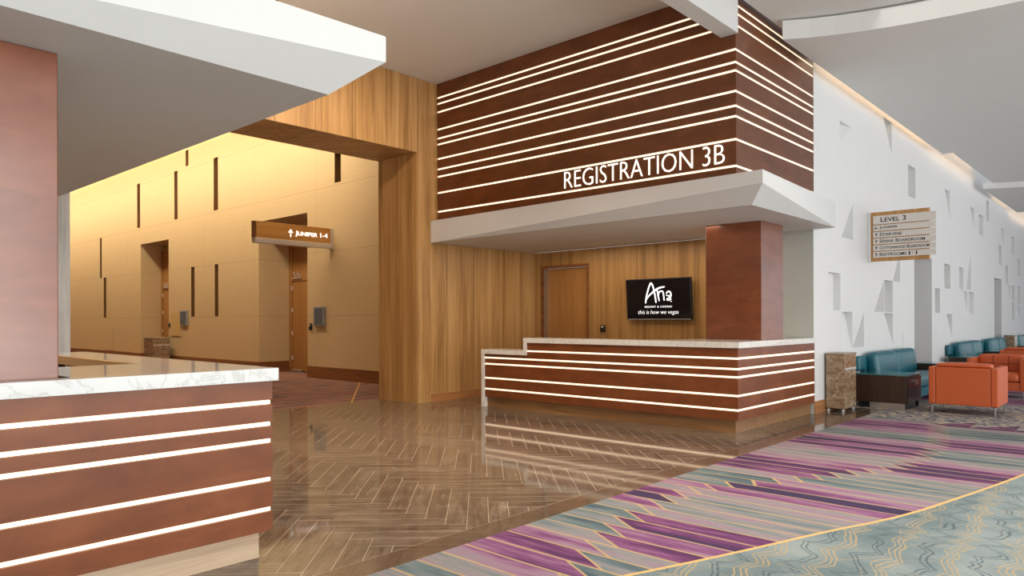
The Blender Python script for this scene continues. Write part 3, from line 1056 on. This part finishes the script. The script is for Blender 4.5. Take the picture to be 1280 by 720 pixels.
# ------------------------------------------------------------------ lounge wall with relief panels
D = 0.22
Z0 = (0.0, 0.0, 0.0, 0.0)
def TBR(d=D): return (0.0, d, 0.0, 0.0)       # deepens towards the bottom right corner
def TTR(d=D): return (0.0, 0.0, d, 0.0)       # deepens towards the top right corner
def TTL(d=D): return (0.0, 0.0, 0.0, d)
def RT(d=D): return (0.0, d, d, 0.0)          # deepens to the right
def FL(d=D): return (d, d, d, d)
WY = 3.70
recs = [
    (10.89, 11.41, 1.46, 2.02, (0.02, 0.10, 0.10, 0.10)), (11.46, 11.96, 0.87, 1.44, (0.01, 0.01, 0.12, 0.06)), (11.98, 12.54, 0.88, 1.44, TBR()),
    (13.08, 13.66, 1.45, 2.01, TBR()), (13.68, 14.19, 1.45, 2.01, FL(0.2)), (13.66, 14.19, 0.87, 1.43, TTR(0.3)),
    (14.20, 14.67, 2.01, 2.58, TBR()), (11.47, 12.0, 2.58, 3.15, TBR()), (11.40, 11.95, 4.02, 4.34, TTL(0.15)),
    (13.64, 14.16, 4.28, 4.86, TTR(0.3)), (15.25, 15.78, 3.68, 4.28, FL(0.22)), (18.26, 18.77, 3.56, 4.21, TTR()),
    (21.0, 21.49, 3.55, 4.13, TTR()), (22.1, 22.69, 3.53, 4.06, (0.05, 0.35, 0.12, 0.0)), (23.15, 23.5, 4.0, 4.55, FL()),
    (25.4, 25.86, 3.5, 4.0, TTR()), (27.3, 27.8, 3.36, 3.9, FL()), (25.05, 25.51, 2.9, 3.46, FL()),
    (17.34, 17.78, 1.45, 1.98, FL(0.25)), (18.2, 18.78, 2.0, 2.55, FL(0.24)), (19.7, 20.16, 2.0, 2.55, (0.0, 0.05, 0.2, 0.2)),
    (20.5, 21.07, 2.05, 2.96, TBR(0.3)), (18.4, 18.95, 0.87, 1.43, TTR(0.28)), (20.2, 20.6, 1.45, 1.99, TTR(0.2)), (20.75, 21.4, 1.45, 1.99, RT(0.1)),
    (26.2, 26.6, 2.38, 2.94, FL()), (26.65, 27.0, 1.85, 2.36, TTR()), (27.4, 27.85, 1.89, 2.38, FL()), (27.4, 27.85, 1.27, 1.83, FL()),
    (28.5, 29.0, 2.72, 3.26, FL()), (28.5, 29.0, 1.8, 2.38, FL()), (28.5, 29.0, 1.1, 1.7, TTR()), (30.0, 30.6, 2.4, 3.0, FL()),
    (30.0, 30.6, 1.3, 1.9, TBR()), (32.0, 32.6, 1.9, 2.5, FL()), (34, 34.6, 1.2, 1.8, FL()), (35.0, 35.6, 2.4, 3.0, FL()), (38, 39, 1.2, 2.4, TTR()),
    (15.67, 17.07, 0.0, 2.585, FL(1.3)), (24.3, 25.48, 0.0, 2.48, FL(1.3)), (33.0, 33.9, 0.0, 2.48, FL(1.2)),
]
recs = [r + (0,) for r in recs]
bm = bmesh.new()
wall_recess(bm, 10.297, 48, 0, 5.6, recs, lambda a, b_, d: (a, WY + d, b_))
struct('wall_right', bm, M['wall_white'], 'long white lounge wall with faceted recessed panels', recalc=False)
bm = bmesh.new(); box(bm, 10.303, 15.6, WY - 0.015, WY - 0.001, 0, 0.17); box(bm, 17.1, 24.2, WY - 0.015, WY - 0.001, 0, 0.17)
struct('baseboard_right', bm, M['wood_base_x'], 'wood baseboard along the white lounge wall')
bm = bmesh.new(); box(bm, -9, -0.36, WY, WY + 0.28, 0, 5.6); struct('wall_left', bm, M['wall_white'])

# ceilings: passage, lounge (stepping down with the corridor), beam between them
bm = bmesh.new(); box(bm, -0.4, 7.84, 3.88, YP - 0.002, 5.19, 5.3)
struct('ceiling_passage', bm, M['ceil'], 'smooth ceiling over the passage')
bm = bmesh.new(); box(bm, -9, 7.845, 3.66, 3.87, 4.62, 5.6)
o = struct('beam', bm, M['white'], 'white bulkhead beam over the passage mouth')
bm = bmesh.new(); box(bm, -9, 10.3, -9, 3.60, 4.985, 5.15); struct('ceiling_lounge', bm, M['ceil'])
bm = bmesh.new(); box(bm, -9, 48, 3.60, 3.999, 5.602, 5.72); struct('ceiling_cove', bm, M['ceil'])


def slab(x_wall, z, zt, name):
    pts = []
    for k in range(25):
        y = 3.48 - k * 0.26
        s = (3.48 - y)
        x = x_wall + 0.75 * (1 - math.exp(-s / 1.15)) + 0.02 * s
        pts.append((x, y))
    bm = bmesh.new()
    xe = 24.0 if name == 'ceiling_step' else 48
    edge = [(xe, 3.45 if name != 'ceiling_step' else 3.55)]
    if name == 'ceiling_step':
        edge = [(xe, 3.30), (17.0, 3.30), (17.0, 3.48)]
    else:
        edge = [(xe, 3.30), (26.8, 3.30), (26.8, 3.48)]
    prism(bm, pts + [(pts[-1][0], -9), (xe, -9)] + edge, z, zt)
    struct(name, bm, M['ceil'])


slab(8.68, 4.735, 4.965, 'ceiling_step')
slab(21.3, 4.585, 4.73, 'ceiling_step_far')
bm = bmesh.new(); box(bm, 10.4, 16.9, 3.38, 3.42, 5.0, 5.04); box(bm, 17.0, 21.2, 3.20, 3.24, 5.0, 5.04); box(bm, 21.4, 26.7, 3.20, 3.24, 4.8, 4.84); box(bm, 26.8, 48, 3.16, 3.2, 4.8, 4.84)
struct('trim_cove_lounge', bm, M['cove'], 'warm cove light strip above the white wall')

# directory sign
t = thing('directory_sign', 'wood and silver directory sign reading LEVEL 3 on the white wall', 'sign', (12.76, 3.2, 2.27))
bm = bmesh.new(); rbox(bm, 12.755, 12.80, 2.795, 3.655, 2.272, 3.08, 0.004, 1); mesh_obj('backboard', bm, M['signwood'], t, world=True)
bm = bmesh.new(); rbox(bm, 12.74, 12.815, 3.655, 3.699, 2.265, 3.085, 0.004, 1); mesh_obj('wall_bracket', bm, M['alu'], t, world=True)
rows = [('LEVEL 3', [0, 1, 1, 1, 1, 0, 0], None), ('JUNIPER', None, 'l'), ('STARVINE', None, 'u'), ('SENNA BOARDROOM', None, 'u'), ('COTTONWOOD BOARDROOM', None, 'u'),
        ('RESTROOMS', None, 'u')]
hts = [0.140, 0.0955, 0.0955, 0.0955, 0.0955, 0.0955]
wd = {'LEVEL 3': 0.375, 'JUNIPER': 0.27, 'STARVINE': 0.33, 'SENNA BOARDROOM': 0.66, 'COTTONWOOD BOARDROOM': 0.72, 'RESTROOMS': 0.395}
z = 3.018
for (s, sm, ar), h in zip(rows, hts):
    z1 = z
    z0 = z - h
    z = z0 - 0.0135
    bm = bmesh.new(); rbox(bm, 12.738, 12.754, 2.70, 3.615, z0, z1, 0.002, 1)
    pl = mesh_obj('plate', bm, M['plate'], t, world=True)
    small = [False if (i == 0 or s[i - 1] == ' ') else True for i in range(len(s))]
    b = text_bm(s, 0.1, 0.001, small, offset=0.0012)
    u0 = -3.50 if ar is None else -3.515
    fit(b, u0, u0 + wd[s], z0 + h * 0.24, z0 + h * (0.82 if ar is None else 0.80))
    words(b, h * 0.2, face_minus_x(12.7375), 'word', M['ink'], pl, True)
    if ar:
        b = bmesh.new(); arrow(b, -3.565, z0 + h * 0.5, 0.028, ar == 'l')
        bmesh.ops.transform(b, matrix=face_minus_x(12.7375), verts=b.verts[:])
        mesh_obj('arrow', b, M['ink'], pl, world=True)
    if s == 'RESTROOMS':                                        # two little figures after the word
        for cx in (-3.075, -3.03, -2.975):
            b = bmesh.new()
            if cx == -3.03:
                box(b, cx - 0.002, cx + 0.002, z0 + 0.022, z0 + 0.082, -0.001, 0.001)
            else:
                prism(b, [(cx + p, z0 + q) for p, q in ((-0.009, 0.018), (-0.002, 0.018), (0, 0.04), (0.002, 0.018), (0.009, 0.018), (0.012, 0.062),
                                                        (0.006, 0.066), (0.007, 0.08), (0, 0.086), (-0.007, 0.08), (-0.006, 0.066), (-0.012, 0.062))], -0.001, 0.001)
            bmesh.ops.transform(b, matrix=face_minus_x(12.7375), verts=b.verts[:])
            mesh_obj('divider' if cx == -3.03 else 'pictogram', b, M['ink'], pl, world=True)

# wall access panel on the white wall
bm = bmesh.new(); rbox(bm, 14.82, 15.35, WY - 0.008, WY - 0.0005, 0.66, 1.05, 0.003, 1)
tag(mesh_obj('access_panel', bm, M['wall_white']), 'flush white access panel on the lounge wall behind the sofa', 'access panel')

# ------------------------------------------------------------------ trash bins
def trash_bin(loc, label, sx=0.5, sy=0.26, h=0.84):
    t = thing('trash_bin', label, 'bin', loc, group='marble clad bins')
    bm = bmesh.new(); rbox(bm, 0, sx, 0, sy, 0.05, h - 0.03, 0.004, 1); mesh_obj('body', bm, M['marble'], t)
    bm = bmesh.new(); rbox(bm, -0.006, sx + 0.006, -0.006, sy + 0.006, h - 0.03, h, 0.004, 1); mesh_obj('lid', bm, M['binlid'], t)
    bm = bmesh.new(); rbox(bm, 0.03, sx - 0.03, -0.012, 0.001, 0.60, 0.63, 0.003, 1); mesh_obj('flap_trim', bm, M['alu'], t)
    bm = bmesh.new(); rbox(bm, 0.04, sx - 0.04, 0.03, sy - 0.03, 0.035, 0.05, 0.002, 1); mesh_obj('chassis', bm, M['black'], t)
    for x in (0.03, sx - 0.03):
        for y in (0.03, sy - 0.03):
            bm = bmesh.new(); cyl(bm, (x, y, 0.019), 0.019, 0.022, 'x', 14); box(bm, x - 0.006, x + 0.006, y - 0.008, y + 0.008, 0.03, 0.046)
            mesh_obj('castor', bm, M['castor'], t)
    return t


b0 = trash_bin((10.70, 3.415, 0), 'brown marble bin on castors at the white wall beside the right counter')
dup(b0, (24.86, 3.3, 0), 0, 'far brown marble bin past the teal sofas by the white wall')
t2 = dup(b0, (8.53, 22.35, 0), 0, 'stone clad bin against the tan hallway wall')
t2.scale = (1.0, 2.6, 0.98)

# ------------------------------------------------------------------ lounge furniture
ET = thing('end_table', 'dark wood end table with glass top beside the marble bin', 'table', (11.54, 2.81, 0), group='dark end tables')
bm = bmesh.new(); rbox(bm, 0, 0.75, 0.02, 0.72, 0.09, 0.488, 0.004, 1); mesh_obj('cabinet', bm, M['wenge'], ET)
bm = bmesh.new(); rbox(bm, -0.006, 0.756, -0.006, 0.728, 0.489, 0.507, 0.004, 1); mesh_obj('glass_top', bm, M['glass'], ET)
bm = bmesh.new(); rbox(bm, 0.012, 0.738, 0.0, 0.019, 0.10, 0.47, 0.003, 1); dr = mesh_obj('door', bm, M['wenge_d'], ET)
bm = bmesh.new()
box(bm, 0.30, 0.42, -0.035, -0.025, 0.415, 0.43); box(bm, 0.30, 0.315, -0.025, 0.0, 0.415, 0.43); box(bm, 0.405, 0.42, -0.025, 0.0, 0.415, 0.43)
box(bm, 0.30, 0.315, -0.035, -0.025, 0.36, 0.43); box(bm, 0.405, 0.42, -0.035, -0.025, 0.36, 0.43); box(bm, 0.30, 0.42, -0.035, -0.025, 0.36, 0.372)
mesh_obj('handle', bm, M['chrome'], dr)
bm = bmesh.new(); box(bm, 0.01, 0.03, 0.05, 0.52, 0.0, 0.089); mesh_obj('toe_kick', bm, M['steel'], ET)
bm = bmesh.new(); box(bm, 0.04, 0.6, 0.05, 0.68, 0.0, 0.089); mesh_obj('plinth', bm, M['black'], ET)
for (x, y) in ((0.70, 0.03), (0.70, 0.66)):
    bm = bmesh.new(); rbox(bm, x, x + 0.04, y, y + 0.04, 0, 0.089, 0.003, 1); mesh_obj('leg', bm, M['black'], ET)
for x, lb in ((14.95, 'dark wood end table past the near teal sofa'), (17.75, 'dark wood end table in front of the middle teal sofa'),
              (21.35, 'dark wood end table between the two farther teal sofas'), (26.1, 'farthest dark wood end table by the white wall')):
    dup(ET, (x, 2.81, 0), 0, lb)

SO = thing('sofa', 'near teal leather sofa against the white wall behind the glass topped table', 'sofa', (12.32, 2.86, 0), group='teal wall sofas')
L = 2.60
bm = bmesh.new(); rbox(bm, 0, L, 0.02, 0.80, 0.10, 0.25, 0.02, 2); mesh_obj('base', bm, M['teal'], SO)
for i in range(2):
    bm = bmesh.new(); cushion(bm, i * L / 2 + 0.005, (i + 1) * L / 2 - 0.005, 0.0, 0.66, 0.255, 0.385, 0.03, 0.012); mesh_obj('seat_cushion', bm, M['teal'], SO)
bm = bmesh.new(); rbox(bm, 0.02, L, 0.755, 0.815, 0.25, 0.70, 0.02, 2); mesh_obj('back_frame', bm, M['teal'], SO)
bm = bmesh.new(); cushion(bm, -0.34, 0.05, 0.745, 0.825, 0.51, 0.74, 0.03, 0.004); mesh_obj('bolster', bm, M['teal'], SO)
for i in range(2):
    w = 1.19
    bm = bmesh.new(); cushion(bm, -w / 2, w / 2, -0.09, 0.09, 0.0, 0.41, 0.055, 0.018, 14)
    bmesh.ops.transform(bm, matrix=Matrix.Translation((0.1 + w / 2 + i * (w + 0.03), 0.66, 0.375)) @ Matrix.Rotation(-0.14, 4, 'X'), verts=bm.verts[:])
    mesh_obj('back_cushion', bm, M['teal'], SO)
for x in (0.06, L - 0.1):
    for y in (0.06, 0.72):
        bm = bmesh.new(); box(bm, x, x + 0.035, y, y + 0.035, 0, 0.099); mesh_obj('leg', bm, M['chrome'], SO)
for x, lb in ((18.55, 'middle teal leather sofa against the white wall'), (22.15, 'third teal leather sofa along the white wall before the far bin'),
              (26.9, 'farthest teal leather sofa along the white wall')):
    o = dup(SO, (x, 2.86, 0), 0, lb)

AC = thing('armchair', 'nearest orange armchair, its plain back towards the camera', 'armchair', (11.5, 2.125, 0), group='orange lounge armchairs')
hw = 0.415
for s in (-1, 1):
    y0, y1 = sorted((s * hw, s * (hw - 0.085)))
    bm = bmesh.new(); rbox(bm, 0, 0.785, y0, y1, 0.13, 0.656, 0.018, 3); mesh_obj('arm', bm, M['orange'], AC)
bm = bmesh.new(); rbox(bm, 0.004, 0.11, -hw + 0.087, hw - 0.087, 0.13, 0.650, 0.012, 2); mesh_obj('back_panel', bm, M['orange'], AC)
bm = bmesh.new(); rbox(bm, 0.11, 0.775, -hw + 0.087, hw - 0.087, 0.13, 0.27, 0.012, 2); mesh_obj('seat_base', bm, M['orange'], AC)
bm = bmesh.new(); cushion(bm, 0.03, 0.27, -hw + 0.09, hw - 0.09, 0.652, 0.705, 0.025, 0.0)
cushion(bm, 0.112, 0.27, -hw + 0.09, hw - 0.09, 0.40, 0.705, 0.03, 0.012)
bc = mesh_obj('back_cushion', bm, M['orange'], AC)
bm = bmesh.new()
for y in (-0.11, 0.11):
    box(bm, 0.270, 0.2835, y - 0.004, y + 0.004, 0.42, 0.69)
box(bm, 0.270, 0.2835, -0.31, 0.31, 0.55, 0.557)
mesh_obj('stitching', bm, M['seam'], bc)
bm = bmesh.new(); cushion(bm, 0.275, 0.79, -hw + 0.09, hw - 0.09, 0.272, 0.42, 0.04, 0.012); mesh_obj('seat_cushion', bm, M['orange'], AC)
for x in (0.03, 0.73):
    for y in (-hw + 0.03, hw - 0.05):
        bm = bmesh.new(); rbox(bm, x, x + 0.022, y, y + 0.022, 0.0, 0.129, 0.003, 1); mesh_obj('leg', bm, M['chrome'], AC)
dup(AC, (15.09, 2.165, 0), PI, 'orange armchair with tufted back facing the nearest orange armchair')
dup(AC, (18.4, 2.30, 0), 0, 'farthest orange armchair, its back towards the camera, behind the tufted one')

# ------------------------------------------------------------------ light
W = bpy.data.worlds.new('World')
SC.world = W
W.use_nodes = True
bg = W.node_tree.nodes['Background']
bg.inputs[0].default_value = (0.90, 0.96, 1.0, 1)
bg.inputs[1].default_value = 0.8


def area(name, loc, sx, sy, energy, col, rot=(0, 0, 0), spread=PI):
    l = bpy.data.lights.new(name, 'AREA')
    l.shape = 'RECTANGLE'
    l.size, l.size_y = sx, sy
    l.energy = energy
    l.color = col
    l.spread = spread
    o = bpy.data.objects.new(name, l)
    o.location = loc
    o.rotation_euler = rot
    COL.objects.link(o)
    return o


WARM = (1.0, 0.84, 0.61)
WARM2 = (1.0, 0.82, 0.62)
area('passage_fill', (4.9, 5.6, 5.1), 2.2, 2.6, 105, WARM2, spread=1.7)  # unseen lamp added to light the passage, no fixture up there
area('portal_fill', (5.2, 6.8, 5.12), 2.6, 0.4, 60, WARM2, (math.radians(38), 0, 0), 2.0)  # extra lamp aimed at the upper portal wood, stands for no real fitting
area('passage_ceiling_fill', (2.25, 6.0, 3.0), 0.2, 4.0, 95, WARM2, (PI, 0, 0))  # hidden lamp added on the canopy ledge to warm the passage ceiling
area('bay_fill', (9.3, 6.2, 2.57), 1.2, 3.6, 36, WARM2)  # lamp added just under the soffit to brighten the bay, no fitting there
area('hall_wall_fill', (7.2, 27.5, 6.5), 0.6, 30.0, 950, WARM, (0, math.radians(-40), 0), 2.4)  # made-up lamp tilted at the tan wall to brighten it
area('lounge_daylight', (9.0, -8.0, 2.5), 40.0, 4.5, 760, (0.95, 0.98, 1.0), (PI / 2, 0, 0))
area('left_front_fill', (-1.0, -6.5, 2.3), 9.0, 4.0, 150, (1.0, 0.97, 0.93), (PI / 2, 0, 0), 2.0)  # added out-of-view fill that brightens the left counter, canopy and pillar
area('lounge_ceiling_fill', (8.0, -6.0, 0.3), 34.0, 3.0, 1050, (1.0, 0.97, 0.92), (math.radians(145), 0, 0))  # invented upward fill that brightens the lounge ceiling
area('carpet_fill', (7.0, 0.5, 4.95), 12.0, 4.0, 260, (1.0, 0.95, 0.88), (0, 0, 0), 1.9)  # overhead fill added to lift the carpet and counter top
area('left_bay_fill', (0.8, 6.6, 2.57), 1.2, 3.2, 24, WARM2)  # same kind of added, unseen fill under the left canopy

# ------------------------------------------------------------------ camera
cam = bpy.data.cameras.new('Camera')
cam.sensor_fit = 'HORIZONTAL'
cam.sensor_width = 36.0
cam.lens = 898.0 / 1280 * 36
cam.shift_y = 39.5 / 1280
cam.clip_start = 0.05
co = bpy.data.objects.new('Camera', cam)
COL.objects.link(co)
ang = math.atan2(824, 898)
co.matrix_world = Matrix.Translation((0, 0, 1.335)) @ Matrix.Rotation(ang - PI / 2, 4, 'Z') @ Matrix.Rotation(PI / 2, 4, 'X') @ Matrix.Rotation(-0.003, 4, 'Z')
SC.camera = co

SC.view_settings.view_transform = 'Standard'
SC.view_settings.look = 'None'
SC.view_settings.exposure = 0.0
SC.view_settings.gamma = 1.0
SC.view_settings.use_curve_mapping = False
SC.cycles.use_denoising = True
SC.cycles.max_bounces = 8
